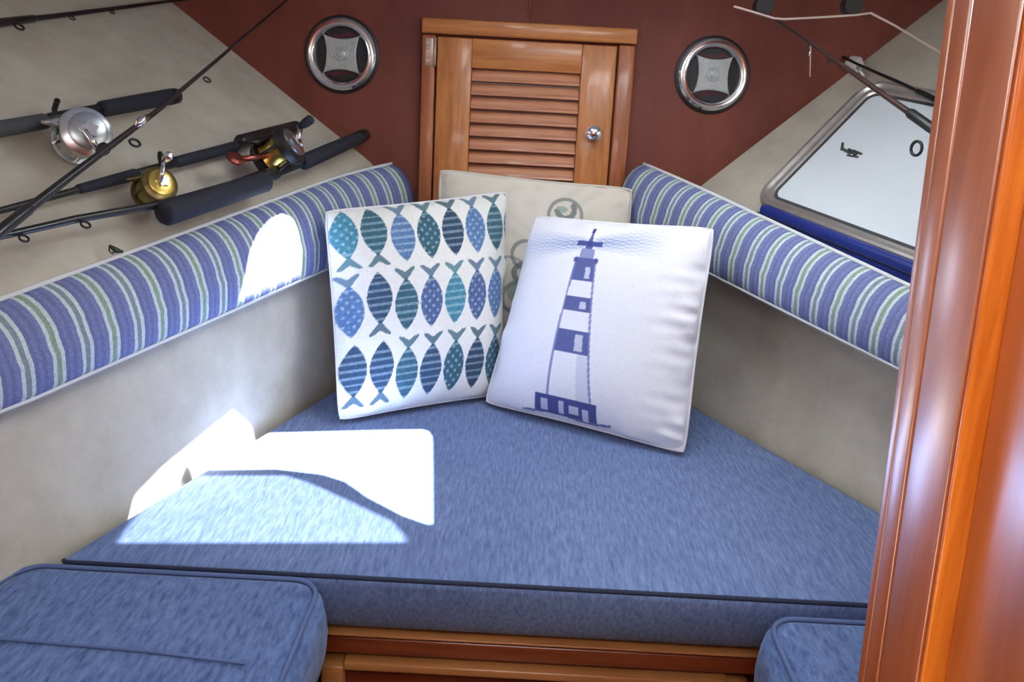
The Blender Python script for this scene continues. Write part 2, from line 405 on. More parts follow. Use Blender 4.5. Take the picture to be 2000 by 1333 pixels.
def prism(name, poly, z0, z1, mat, parent=None):
    n = len(poly); vs_ = [V(p[0], p[1], z0) for p in poly]+[V(p[0], p[1], z1) for p in poly]
    fs = [tuple(range(n))[::-1], tuple(range(n, 2*n))]+[(i, (i+1) % n, n+(i+1) % n, n+i) for i in range(n)]
    o = mesh(name, vs_, fs, mat, parent, smooth=False)
    bm = bmesh.new(); bm.from_mesh(o.data); bmesh.ops.triangulate(bm, faces=[f for f in bm.faces if len(f.verts) > 4]); bmesh.ops.recalc_face_normals(bm, faces=bm.faces); bm.to_mesh(o.data); bm.free()
    return o
LZ = CZ+.012
hp = lambda pts: [up(Z0(*q), LZ) for q in pts]
lid = thing('window_2', up(Z0(550, 1000), LZ), 'unseen smoked acrylic hatch lid cut to shape the tinted sun patch', 'hatch', kind='structure')
band_up = [(354, 922), (373, 918), (540, 918), (630, 930), (675, 945), (720, 976), (787, 1010), (845, 1030)]  # lid frame and pane follow the shadow band and tinted part of the patch
band_lo = [(845, 1075), (800, 1075), (790, 1048), (765, 1022), (675, 980), (600, 946), (558, 932), (373, 930), (354, 934)]
prism('hatch_frame', hp(band_up+band_lo), LZ, LZ+.004, M['black'], lid)
pane = prism('pane', hp([(800, 1080), (790, 1048), (765, 1022), (675, 980), (600, 946), (558, 932), (373, 930), (345, 936), (318, 958), (268, 1004), (215, 1080)]), LZ, LZ+.0015, M['smoked'], lid)

# --- berth base: fascia under the mattress
MB = -.129
FY = 1.056
fb = thing('wall_berth_front', V(.05, FY, -.6), 'varnished wooden berth front below the mattress', 'berth front', kind='structure')
E3 = np.eye(3)
box('ledge', V(.09, FY+.033, -.1325), E3, (1.48, .07, .004), M['rail_pale'], fb, .0012)
box('rail', V(.09, FY+.018, -.1555), E3, (1.48, .03, .031), M['rail'], fb, .004)
box('backing', V(.09, FY+.037, -.39), E3, (1.48, .02, .50), M['panel_dark'], fb, .001)
# locker panel in the front
lk = thing('locker_panel', V(.065, FY+.02, -.55), 'dark red-brown locker panel in a wooden frame under the berth mattress', 'locker')
box('frame_rail', V(.065, FY+.010, -.187), E3, (.60, .034, .015), M['rail_pale'], lk, .003)
for sx in (-.252, .382): box('frame_stile', V(sx, FY+.006, -.395), E3, (.034, .034, .42), M['rail_pale'], lk, .003)
box('frame_rail', V(.065, FY+.008, -.55), E3, (.60, .034, .024), M['rail_pale'], lk, .003)
box('panel', V(.065, FY+.018, -.38), E3, (.60, .012, .37), M['panel_dark'], lk, .002)

# --- doorway jamb on the right (near the camera)
jb = thing('trim_2', V(.34, .60, -.4), 'glossy varnished mahogany doorway jamb with orange bead at the right', 'door jamb', kind='structure')
JX = .325
TH = R(8); JN = V(-math.cos(TH), -math.sin(TH), 0)
def edge_at(v, u0, k): return (u0+k*v, v)
JV0, JV1 = -330, 1900
e0 = hit(*edge_at(0, 1845, -.131), (1, 0, .06), (JX, 0, .45)); e1 = hit(*edge_at(1333, 1845, -.131), (1, 0, .06), (JX, 0, .45))
JT = nrm(e0-e1)
JN = nrm(JN-JT*(JN@JT)); JH = nrm(np.cross(JT, JN)); JH = JH if JH[1] < 0 else -JH     # along the face, towards the camera
def on_face(u, v, off=0.): return hit(u, v, JN, e0-JN*off)
ztop, zbot = 1.03, -.62
def strip_x(u0, k, off=0.):                           # position along JH, taken at mid height
    P = on_face(u0+k*666, 666, off); return (P-e0)@JH
def jpt(h, d, z):
    P = e0+JH*h-JN*d; t = (z-P[2])/JT[2]; return P+JT*t
def jblock(name, h0, h1, d0, d1, mat, bev=.002):
    zc = (ztop+zbot)/2
    c = (jpt(h0, d0, zc)+jpt(h1, d1, zc))/2
    return box(name, c, (JH, -JN, JT), (abs(h1-h0), abs(d1-d0), (ztop-zbot)/JT[2]), mat, jb, bev, 3)
hg = strip_x(1910, -.152); hb = strip_x(1992, -.148)
jblock('edge_strip', .0, hg*.30, .0015, .05, M['jamb'], .002)
jblock('edge_moulding', hg*.32, hg-.002, 0, .05, M['jamb'], .003)
jblock('jamb_face', hg, hb, 0.0, .05, M['jamb'], .002)
STEP = .019
jblock('bead', hb+.0003, hb+.007, .0005, STEP+.02, M['bead'], .004)
N2 = V(-math.cos(R(3)), -math.sin(R(3)), 0); N2 = nrm(N2-JT*(N2@JT)); H2 = nrm(np.cross(JT, N2)); H2 = H2 if H2[1] < 0 else -H2
box('outer_face', jpt(hb+.007, STEP, (ztop+zbot)/2)+H2*.10-N2*.025, (H2, -N2, JT), (.20, .05, (ztop-zbot)/JT[2]), M['jamb'], jb, .002, 3)

# ================================================================== THINGS
# --- locker door frame and louvered door
fr = thing('trim_1', bk(0, .05, 0), 'teak frame around the louvered locker door', 'door frame', kind='structure')
FX0, FX1, FT, FBm = -.252, .256, .820, .03
DX0, DX1, DT, DBm = -.216, .213, .781, .07
FD = .022
box('frame_rail', bk((FX0+FX1)/2, (FT+DT)/2+.001, FD/2), (BR, BU, BN), (FX1-FX0, FT-DT-.004, FD), M['teak_h'], fr, .004)
box('frame_rail', bk((FX0+FX1)/2, (FBm+DBm)/2, FD/2), (BR, BU, BN), (FX1-FX0, DBm-FBm-.004, FD), M['teak_h'], fr, .004)
for a, b_ in ((FX0, DX0), (DX1, FX1)):
    box('frame_stile', bk((a+b_)/2, (DT+DBm)/2, FD/2), (BR, BU, BN), (b_-a-.004, DT-DBm+.0, FD), M['frame'], fr, .004)
dr = thing('louvered_door', bk(0, DBm, 0), 'small teak louvered locker door with chrome knob behind the pillows', 'door')
LX0, LX1, LT, LBm = -.131, .129, .712, .14
DD = .018
for a, b_ in ((DX0+.002, LX0), (LX1, DX1-.002)):
    box('stile', bk((a+b_)/2, (DT+DBm)/2, DD/2), (BR, BU, BN), (b_-a, DT-DBm-.006, DD), M['teak'], dr, .0025)
box('rail', bk((LX0+LX1)/2, (DT-.003+LT)/2, DD/2), (BR, BU, BN), (LX1-LX0, DT-.003-LT, DD), M['teak_h'], dr, .0015)
box('rail', bk((LX0+LX1)/2, (LBm+DBm+.003)/2, DD/2), (BR, BU, BN), (LX1-LX0, LBm-DBm-.003, DD), M['teak_h'], dr, .0015)
box('backing', bk((LX0+LX1)/2, (LT+LBm)/2, .001), (BR, BU, BN), (LX1-LX0, LT-LBm, .002), M['panel_dark'], dr, 0)
NS = 18; pitch_s = (LT-LBm)/NS; ta = R(30)
sU = BU*math.cos(ta)-BN*math.sin(ta); sN = BN*math.cos(ta)+BU*math.sin(ta)
sl0 = None
for i in range(NS):
    c = bk((LX0+LX1)/2, LT-(i+.5)*pitch_s, .0085)
    if sl0 is None:
        sl0 = box('slat', c, (BR, sU, sN), (LX1-LX0-.001, pitch_s*1.0, .004), M['slat'], dr, .0015); c0 = c
    else:
        o = sl0.copy(); COL.objects.link(o); o.parent = dr; o.location = Vector(c-c0)
kb = lathe('knob', [(.018, 0), (.018, .003), (.013, .005), (.008, .008), (.008, .016), (.0145, .020), (.0185, .027), (.0175, .034), (.011, .039), (0, .0405)], bk(.168, .575, DD), BR, BU, BN, M['chrome'], dr, 28)
for t in (.742, .25):
    hn = box('hinge', bk(DX0-.016, t, FD+.001), (BR, BU, BN), (.02, .062, .002), M['brass'], dr, .0008)
    tube('hinge_pin', [bk(DX0-.003, t-.032, FD+.002), bk(DX0-.003, t+.032, FD+.002)], .0038, M['brass'], hn, 10)
    for dt in (-.02, 0, .02):
        lathe('screw', [(.0035, 0), (.003, .001), (0, .0014)], bk(DX0-.019, t+dt, FD+.002), BR, BU, BN, M['steel'], hn, 10)

# --- two round speakers
def speaker(x, t, label):
    c = bk(x, t, 0); th = thing('speaker', c, label, 'speaker', 'round speakers on the bulkhead')
    Rr = .0895
    lathe('gasket', [(Rr, 0), (Rr, .004), (Rr-.004, .006), (Rr-.010, .006), (Rr-.010, 0)], c, BR, BU, BN, M['black'], th, 56)
    lathe('chrome_ring', [(Rr-.006, .002), (Rr-.007, .010), (Rr-.012, .0145), (Rr-.017, .0125), (Rr-.0195, .0125), (Rr-.024, .0145), (Rr-.029, .009), (Rr-.030, .002)], c, BR, BU, BN, M['chrome'], th, 56)
    lathe('cone', [(.062, .006), (.056, .0035), (.03, .002), (0, .0015)], c, BR, BU, BN, M['recess'], th, 48)
    # lens shapes: red reflections painted in above and below, greenish-black at the sides
    for k in range(4):
        a = math.pi/2*k; dx, dy = BR*math.cos(a)+BU*math.sin(a), -BR*math.sin(a)+BU*math.cos(a)
        pts = []
        for j in range(17):
            q = -1+2*j/16; pts.append(c+dx*(.059-.012*q*q)+dy*(.040*q)+BN*.0055)
        for j in range(17):
            q = 1-2*j/16; pts.append(c+dx*(.038+.008*q*q)+dy*(.040*q)+BN*.0065)
        mesh('lens', pts, [tuple(range(34))], M['cone'] if k % 2 else M['recess'], th, smooth=False)
        fixn(th.children[-1])
    # plate with four concave sides
    top, n = [], 12
    for k in range(4):
        a0 = math.pi/4+math.pi/2*k
        p0 = V(math.cos(a0), math.sin(a0))*.061; p1 = V(math.cos(a0+math.pi/2), math.sin(a0+math.pi/2))*.061
        mid = (p0+p1)/2*.62
        for j in range(n):
            s = j/n; q = (1-s)**2*p0+2*s*(1-s)*mid+s*s*p1; top.append(q)
    vs_ = [c+BR*q[0]+BU*q[1]+BN*.006 for q in top]+[c+BR*q[0]+BU*q[1]+BN*.0115 for q in top]+[c+BR*q[0]*.93+BU*q[1]*.93+BN*.0135 for q in top]
    n = len(top)
    fs = [(i, (i+1) % n, n+(i+1) % n, n+i) for i in range(n)]+[(n+i, n+(i+1) % n, 2*n+(i+1) % n, 2*n+i) for i in range(n)]+[tuple(range(2*n, 3*n))]
    sharp(fixn(mesh('star_plate', vs_, fs, M['star'], th)), 30)
    lathe('dome', [(.017, .013), (.016, .0155), (.0135, .0165), (.012, .0155), (.010, .0165), (.006, .0185), (0, .0192)], c, BR, BU, BN, M['star'], th, 28)
    return th
speaker(-.443, .727, 'round chrome-ringed speaker on the bulkhead left of the louvered door')
speaker(.444, .726, 'round chrome-ringed speaker on the bulkhead right of the louvered door')

# --- berth mattress and the two settee cushions
def lx(y): return -.643+.322/.947*(y-1.022)
def rx(y): return .455-.471/.882*(y-1.701)
mt = thing('berth_mattress', V(.05, 1.5, MB), 'large V-shaped blue woven berth mattress with dark front piping', 'mattress')
Yf, Yb = 1.012, 1.992
cushion('berth_mattress', [(lx(Yf)+.004, Yf), (rx(Yf)-.004, Yf), (rx(Yb)-.004, Yb), (lx(Yb)+.004, Yb)], MB, .0, .014, .014, M['denim'], M['pipe_dark'], mt, crown=.004, bulge=.004, front=True, under=.05)
cl = thing('settee_cushion', V(-.6, .65, -.13), 'blue woven settee cushion with rounded corner at the lower left', 'cushion', 'settee cushions')
cushion('settee', [(-.878, .36), (-.246, .36), (-.246, 1.002), (-.672, 1.002)], -.125, .005, .045, .022, M['denim2'], M['pipe_blue'], cl, crown=.006, bulge=.010)
tube('seam', [V(-.69, .835, .0120), V(-.6, .83, .0120), V(-.42, .822, .0120), V(-.30, .812, .0105)], .0022, M['pipe_blue'], cl, 6)
cr_ = thing('settee_cushion', V(.6, .75, -.13), 'blue woven settee cushion at the lower right beside the jamb', 'cushion', 'settee cushions')
cushion('settee', [(.372, .66), (.80, .66), (.80, .985), (.372, .985)], -.135, -.004, .045, .022, M['denim2'], M['pipe_blue'], cr_, crown=.006, bulge=.010)
for px, lab in (([(-.86, .37), (-.262, .37), (-.262, .98), (-.668, .98)], 'varnished settee locker under the left cushion'), ([(.388, .67), (.79, .67), (.79, .98), (.388, .98)], 'varnished settee locker under the right cushion')):
    props(prism('settee_locker', [V(q[0], q[1], 0) for q in px], -.62, -.137, M['rail'], None), lab, 'settee', 'settee lockers')

# --- striped bolsters along both sides
def bolster(S, s0, s1, zb, zt, label, bend=.04, off=0., per=.1):
    th = thing('striped_bolster', S((s0+s1)/2, .03, zb(s0)), label, 'bolster', 'striped bolsters along the hull')
    st = np.linspace(s0, s1, 46); P, UVv, top, bot = [], [], [], []
    for s in st:
        b_, t = zb(s), zt(s); H = t-b_; row = []
        row.append((.028, b_+.004)); row.append((.018, b_-.001)); row.append((.006, b_)); row.append((0, b_+.008))
        for f in (.16, .28, .40): row.append((-.004*math.sin(math.pi*f*1.3), b_+H*f))
        for k in range(1, 10):
            a = k/9*math.pi/2; row.append((.066*(1-math.cos(a)), b_+H*.42+(H*.58)*math.sin(a)))
        row.append((.070, t-.003)); row.append((.054, t-.03)); row.append((.036, b_+.03))
        k_ = bend*max(0, (s-(s1-.24))/.24)**1.7-off; row = [(a-k_, z) for a, z in row]
        P.append([S(s, a, z) for a, z in row]); UVv.append([((s-.012)/per, j/10) for j in range(len(row))])
        top.append(S(s, .064-k_, t+.001)); bot.append(S(s, .004-k_, b_))
    grid('cover', P, M['stripe'], th, closed_v=True, uv=UVv, caps=True)
    tube('piping', top, .0042, M['pipe_white'], th, 6); tube('piping', bot, .0028, M['pipe_white'], th, 6)
    return th
bolster(LS, -.35, 1.075, lambda s: .247+.045*max(0, s), lambda s: .371+.097*s, 'lavender striped bolster along the left hull side below the rods')
bolster(RS, -.95, .355, lambda s: .320+.10*s, lambda s: .457+.152*s, 'lavender striped bolster along the right hull side below the framed pane', bend=.012, off=-.045, per=.09)
_row = []
for _s in np.linspace(-.95, .35, 12):
    _row.append([RS(_s, a, z) for a, z in ((-.006, .325+.10*_s), (-.006, .432+.152*_s), (.058, .432+.152*_s), (.058, .325+.10*_s))])
struct(grid('trim_3', _row, M['liner'], None, smooth=False, closed_v=True, caps=True), 'off-white backing board behind the right striped bolster', 'trim')

# --- framed pane on the right hull
RB = RHN
wS = nrm(RW+V(0, 0, R_SHEER)); wU = nrm(RE0-RE1); wU = nrm(wU-wS*(wU@wS))
pb, pt = onR(1520, 402), onR(1690, 168)
w0 = (pb@wS, pb@wU); vis_top = onR(1690, 168)@wU; vis_bot = onR(1640, 452)@wU
sF = onR(1508, 400)@wS; oF = onR(1600, 300)@RB
pS1 = (onR(1605, 290)@wS); 
def wpt(s, u, d): return wS*s+wU*u+RB*(oF+d)
s_hi = onR(1575, 290)@wS; u_hi = onR(1740, 168)@wU; u_lo = onR(1640, 462)@wU; s_lo = s_hi-.62
wn = thing('window_1', wpt((s_hi+s_lo)/2, u_lo, 0), 'pale blue pane in a rounded stainless frame on the right hull side', 'window', kind='structure')
def rr(s0, s1, u0, u1, rad, ins): return arc_poly([(s0, u0), (s1, u0), (s1, u1), (s0, u1)], rad, ins, 8)
def wloop(ins, d): return [wpt(q[0], q[1], d) for q in rr(s_lo, s_hi, u_lo, u_hi, .055, ins)]
prof = [(-.004, .0), (-.004, .008), (.002, .014), (.008, .014), (.012, .009), (.016, .007), (.024, .007), (.028, .003), (.028, -.002)]
fo = grid('frame', [wloop(i, d) for i, d in prof], M['steel'], wn, closed_v=True); sharp(fo, 35)
grid('gasket', [wloop(i, d) for i, d in ((.027, .001), (.029, .004), (.034, .004), (.036, .0005))], M['greygrip'], wn, closed_v=True)
n_ = len(wloop(.035, .002))
mesh('pane', wloop(.034, .002)+wloop(.034, -.002), [tuple(range(n_)), tuple(range(n_, 2*n_))[::-1]]+[(i, n_+i, n_+(i+1) % n_, (i+1) % n_) for i in range(n_)], M['pane'], wn, smooth=False)
# small dark emblem on the pane
em = thing('emblem', onR(1660, 298, .003), 'small dark scribble-like emblem on the pale pane', 'emblem')
for k, (q0, q1, wdt) in enumerate((((1646, 280), (1644, 293), .0035), ((1644, 290), (1662, 300), .0035), ((1658, 292), (1672, 303), .004), ((1666, 294), (1683, 301), .003), ((1655, 303), (1676, 307), .0025))):
    tube('stroke', [onR(*q0, .0035), onR(*[(a+b_)/2 for a, b_ in zip(q0, q1)], .004), onR(*q1, .0035)], wdt*.8, M['greygrip'], em, 6)
# blue pad on the ledge behind the bolster
bp0, bp1 = hit(1484, 398, RN, RA+RN*.078), hit(1772, 512, RN, RA+RN*.078)
pdw = nrm(bp1-bp0); bp2 = bp0+pdw*1.05
pad = thing('blue_pad', (bp0+bp2)/2-V(0, 0, .05), 'long royal blue vinyl pad lying below the pale pane', 'pad')
box('body', (bp0+bp2)/2+RN*.010-V(0, 0, .020), (pdw, RN, np.cross(pdw, RN)), (np.linalg.norm(bp2-bp0), .026, .040), M['bluepad'], pad, .008, 3)
tube('seam', [bp0-RN*.004-V(0, 0, .018), bp2-RN*.004-V(0, 0, .018)], .0016, M['pipe_dark'], pad, 6)

# --- printed pillows
def pillow(name, corners, T, label, paint, back, Ng=230, lift=0., pinch=.024, seed=1, sag=0., crease=.0008):
    BL, BRc, TR, TL = corners
    nx = nrm(np.cross(BRc-BL, TL-BL)); nx = nx if nx@(CAM-BL) > 0 else -nx
    rs = np.random.RandomState(seed)
    ph = rs.uniform(0, 6.28, 24)
    def surf(u, v, side):
        uu, vv_ = 2*u-1, 2*v-1
        # sides draw in between the corners
        cr6 = .022*np.abs(uu*vv_)**8; px = uu*(1-pinch*(1-vv_**2)-cr6); py = vv_*(1-pinch*(1-uu**2)-cr6)
        a, b_ = (px+1)/2, (py+1)/2
        P = ((1-a)*(1-b_))[..., None]*BL+(a*(1-b_))[..., None]*BRc+(a*b_)[..., None]*TR+((1-a)*b_)[..., None]*TL
        e = np.clip((1-np.abs(uu)**2.6)*(1-np.abs(vv_)**2.6), 0, 1)
        t = T*e**.55
        edge = np.minimum(1-np.abs(uu), 1-np.abs(vv_))
        amp = np.exp(-(edge/.16)**1.3)*np.clip(edge/.02, 0, 1)*.0042
        wr = 0
        ed_r = np.exp(-((1-uu)/.22)**1.5)*np.clip((1-uu)/.03, 0, 1)*crease*(.35+.65*np.sin(5*v+ph[20])**2)
        wr2 = (np.sin(62*v+5*np.sin(7*u+ph[21])+ph[22])+.7*np.sin(97*v-6*u+ph[23]))*ed_r
        for k in range(4):
            wr = wr+np.sin((14+9*k)*v+ph[k]+2*np.sin(3*u+ph[k+4]))*np.exp(-((1-np.abs(uu))/.15)**1.2)/(1+.3*k)
            wr = wr+np.sin((12+8*k)*u+ph[k+8]+2*np.sin(3*v+ph[k+12]))*np.exp(-((1-np.abs(vv_))/.15)**1.2)/(1+.3*k)
        slow = .004*np.sin(5*u+ph[16])*np.sin(4*v+ph[17])*e
        return P+((t+wr*amp+slow+wr2)*side)[..., None]*nx-np.array([0, 0, 1.])*(sag*e*(1-v)*side)[..., None]
    th = thing(name, (BL+BRc)/2, label, 'pillow', 'throw pillows on the berth')
    g = np.linspace(0, 1, Ng); uu, vv_ = np.meshgrid(g, g)
    P = surf(uu, vv_, 1)
    o = grid('front_cover', P, M['print'], th)
    col = paint(uu, vv_).reshape(-1, 3)
    lc = np.where(col <= .04045, col/12.92, ((np.clip(col, 0, 1)+.055)/1.055)**2.4)
    at = o.data.color_attributes.new('print', 'FLOAT_COLOR', 'POINT')
    at.data.foreach_set('color', np.concatenate([lc, np.ones((len(lc), 1))], 1).astype(np.float32).ravel())
    g2 = np.linspace(0, 1, 60); a, b_ = np.meshgrid(g2, g2)
    grid('back_cover', surf(a, b_, -1), back, th)
    q = np.linspace(0, 1, 50)[:-1]; z = np.zeros_like(q); o1 = np.ones_like(q)
    bu = np.concatenate([q, o1, 1-q, z]); bv = np.concatenate([z, q, o1, 1-q])
    tube('piping', surf(bu, bv, 1), .0032, back, th, 6, closed=True)
    return th

def mixc(base, col, m): return base*(1-m[..., None])+np.array(col)/255*m[..., None]
def hsh(i, j, k=0): 
    r = np.sin(i*127.1+j*311.7+k*74.7)*43758.5453; return r-np.floor(r)
def paint_fish(u, v):
    c = np.ones(u.shape+(3,))*np.array([232, 235, 232])/255
    nC, nRw = 7.25, 3.
    row = np.clip(np.floor((v-.035)/.325), 0, 2)
    rv = (v-.035)/.325-row                                   # 0..1 in the row
    uo = u*nC+.05*np.sin(9*v)+np.where(row == 1, .12, 0)
    ci = np.floor(uo); ru = uo-ci-.5
    up_ = np.where(hsh(ci, row) > .5, 1., -1.)
    yy = (rv-.5)*up_*2                                       # -1..1, tail at +
    body_c, body_h = -.14, .76
    t = (yy-body_c)/body_h
    w = .455*np.clip(1-np.abs(t)**1.9, 0, 1)**.9
    body = (np.abs(ru) < w) & (np.abs(t) < 1)
    tw = np.clip((yy-.58)/.30, 0, 1)
    tail = (yy > .55) & (yy < .90-.0*np.abs(ru)+.10*np.abs(ru)) & (np.abs(ru) < .05+.34*tw) & (yy < .80+.5*np.abs(ru))
    pal = np.array([[58, 86, 114], [76, 142, 166], [94, 130, 178], [62, 104, 122], [84, 108, 154], [54, 76, 102]])/255
    pi = np.floor(hsh(ci, row, 3)*5.99).astype(int); pc = pal[pi]
    kind = hsh(ci, row, 5)
    f = np.where(kind > .45, np.where((np.sin((ru*8.5+yy*10.)*2.2) > .35) & (np.sin((ru*8.5-yy*10.)*2.2) > .35), 1, 0), np.where(np.sin(yy*30) > .45, .75, 0))
    f = np.where(np.abs(t) > .78, np.where(np.sin(yy*42) > .3, .8, 0), f)
    lite = np.array([196, 216, 226])/255
    bc = pc*(1-.62*f[..., None])+lite*(.62*f[..., None])
    bc = bc*(.88+.2*hsh(np.floor(u*150), np.floor(v*150), 2)[..., None])
    c = np.where(body[..., None], bc, c)
    tc_ = np.array([126, 148, 152])/255*(.6)+pc*.4
    c = np.where((tail & ~body)[..., None], tc_, c)
    c = c*(.97+.05*hsh(np.floor(u*200), np.floor(v*200))[..., None])
    return np.clip(c, 0, 1)
def paint_house(u, v):
    c = np.ones(u.shape+(3,))*np.array([230, 234, 244])/255
    ax = .47-.075*v                                          # axis of the tower
    hw = (.135-.085*np.clip(v/.9, 0, 1))*.88
    navy, mid = (58, 70, 136), (110, 122, 178)
    d = (u-ax)
    # beams from the lantern
    bl = np.clip(1-np.abs((v-.875)-.10*(d))/(.030+.20*np.abs(d)), 0, 1)*np.clip(np.abs(d)/.05, 0, 1)*np.clip(1-np.abs(d)/.46, 0, 1)
    tex = .55+.45*np.sin(v*340+np.sin(u*40)*2)*np.sin(u*90)
    c = mixc(c, (128, 150, 196), np.clip(bl*1.7*tex, 0, .85))
    def band(v0, v1, col, k=1., wmul=1.): 
        return ((v > v0) & (v < v1) & (np.abs(d) < hw*wmul)).astype(float)*k, col
    for v0, v1 in ((.335, .445), (.535, .605), (.685, .775)):
        m_, col = band(v0, v1, navy)
        # light window patch on the right part of each band
        wnd = (d > hw*.15) & (d < hw*.62) & (v > v0+.012) & (v < v1-.02)
        c = mixc(c, col, m_*np.where(wnd, .25, .95)*(.85+.15*np.sin(v*500)*np.sin(u*420)))
    edge = (np.abs(np.abs(d)-hw) < .006) & (v > .11) & (v < .80); c = mixc(c, mid, edge*.75)
    c = mixc(c, mid, ((np.abs(d) < hw) & (v > .11) & (v < .335) & (d > hw*.35)).astype(float)*.18)
    # gallery, lantern, cap
    c = mixc(c, navy, ((v > .775) & (v < .795) & (np.abs(d) < hw*1.25)).astype(float)*.8)
    c = mixc(c, mid, ((v > .795) & (v < .845) & (np.abs(d) < hw*.75)).astype(float)*.75)
    c = mixc(c, navy, ((v > .86) & (v < .885) & (np.abs(d) < hw*1.5)).astype(float)*.9)
    c = mixc(c, navy, ((v > .845) & (v < .93) & (np.abs(d) < hw*.42*(1-(v-.845)/.11))).astype(float)*.85)
    c = mixc(c, navy, ((np.abs(d-.0) < .008) & (v > .93) & (v < .955)).astype(float))
    # keeper's house at the foot
    hx = u-.445
    base = (v > .03) & (v < .115) & (np.abs(hx) < .155)
    c = mixc(c, navy, base*.9)
    for cx, w_, v0, v1 in ((-.105, .018, .035, .095), (-.02, .012, .03, .10), (.045, .025, .045, .085), (.10, .016, .03, .08)):
        c = mixc(c, (214, 220, 238), ((np.abs(hx-cx) < w_) & (v > v0) & (v < v1)).astype(float)*.85)
    c = mixc(c, navy, ((np.abs(v-.026-.02*np.sin(u*20)*.3) < .006) & (np.abs(hx) < .22)).astype(float)*.7)
    return np.clip(c*(.985+.03*hsh(np.floor(u*200), np.floor(v*200))[..., None]), 0, 1)
def paint_cream(u, v):
    c = np.ones(u.shape+(3,))*np.array([214, 210, 198])/255
    n = .5+.5*np.sin(u*31+3*np.sin(v*17))*np.sin(v*27+2*np.sin(u*13))
    c = mixc(c, (186, 184, 172), np.clip(n-.45, 0, 1)*.5)
    ink = (104, 112, 112)
    def ring(cx, cy, r, w, k=.8, a0=-4, a1=4):
        dd = np.hypot(u-cx, (v-cy)); an = np.arctan2(v-cy, u-cx)
        return ((np.abs(dd-r) < w) & (an > a0) & (an < a1)).astype(float)*k
    for a in ((.66, .83, .085, .009, .6), (.66, .86, .045, .014, .75, -3.2, .8), (.47, .60, .075, .010, .6), (.46, .50, .05, .014, .7), (.44, .36, .085, .010, .55), (.50, .24, .05, .012, .6), (.38, .44, .14, .007, .45), (.80, .45, .11, .008, .5), (.2, .5, .09, .008, .5)):
        c = mixc(c, ink, ring(*a))
    for cx, cy, rx_, ry_ in ((.42, .40, .045, .06), (.47, .30, .05, .035), (.64, .86, .03, .018)):
        c = mixc(c, (118, 146, 132), (((u-cx)/rx_)**2+((v-cy)/ry_)**2 < 1)*.55)
    return np.clip(c, 0, 1)

def tilt_plane(BL, BRc, tilt):
    d = nrm(BRc-BL); hz = nrm(V(-d[1], d[0], 0)); hz = hz if hz[1] > 0 else -hz
    upv = V(0, 0, 1)*math.cos(tilt)+hz*math.sin(tilt); return nrm(np.cross(d, upv))
# fish pillow
BL, BRc = Z0(662, 822, .012), Z0(978, 771, .012)
n = tilt_plane(BL, BRc, R(20)); TL, TR = hit(634, 412, n, BL), hit(990, 374, n, BL)
pillow('fish_pillow', (BL, BRc, TR, TL), .078, 'white throw pillow printed with rows of blue and teal fish', paint_fish, M['cotton'], seed=3)
print('fish', [np.linalg.norm(a) for a in (BRc-BL, TL-BL, TR-BRc)])
# lighthouse pillow
BL, BRc = Z0(946, 787, .012), Z0(1338, 888, .012)
n = tilt_plane(BL, BRc, R(20)); TL, TR = hit(1046, 422, n, BL), hit(1396, 446, n, BL)
pillow('lighthouse_pillow', (BL, BRc, TR, TL), .070, 'pale lavender throw pillow printed with a navy banded lighthouse', paint_house, M['cotton'], seed=11, crease=.0034)
print('house', [np.linalg.norm(a) for a in (BRc-BL, TL-BL, TR-BRc)])
# cream pillow behind them
n = tilt_plane(V(-.2, 1.86, 0), V(.2, 1.86, 0), R(9)); p0 = V(0, 1.862, .02)
TL, TR = hit(858, 330, n, p0), hit(1236, 368, n, p0); dn = -nrm(np.cross(V(1, 0, 0), n)); dn = dn if dn[2] < 0 else -dn
BL, BRc = TL+dn*.44+V(.0, 0, 0), TR+dn*.44
print('cream', BL, BRc, np.linalg.norm(TR-TL))
pillow('cream_pillow', (BL, BRc, TR, TL), .04, 'cream linen throw pillow with faint grey sea print, behind the other two', paint_cream, M['cream'], seed=23)

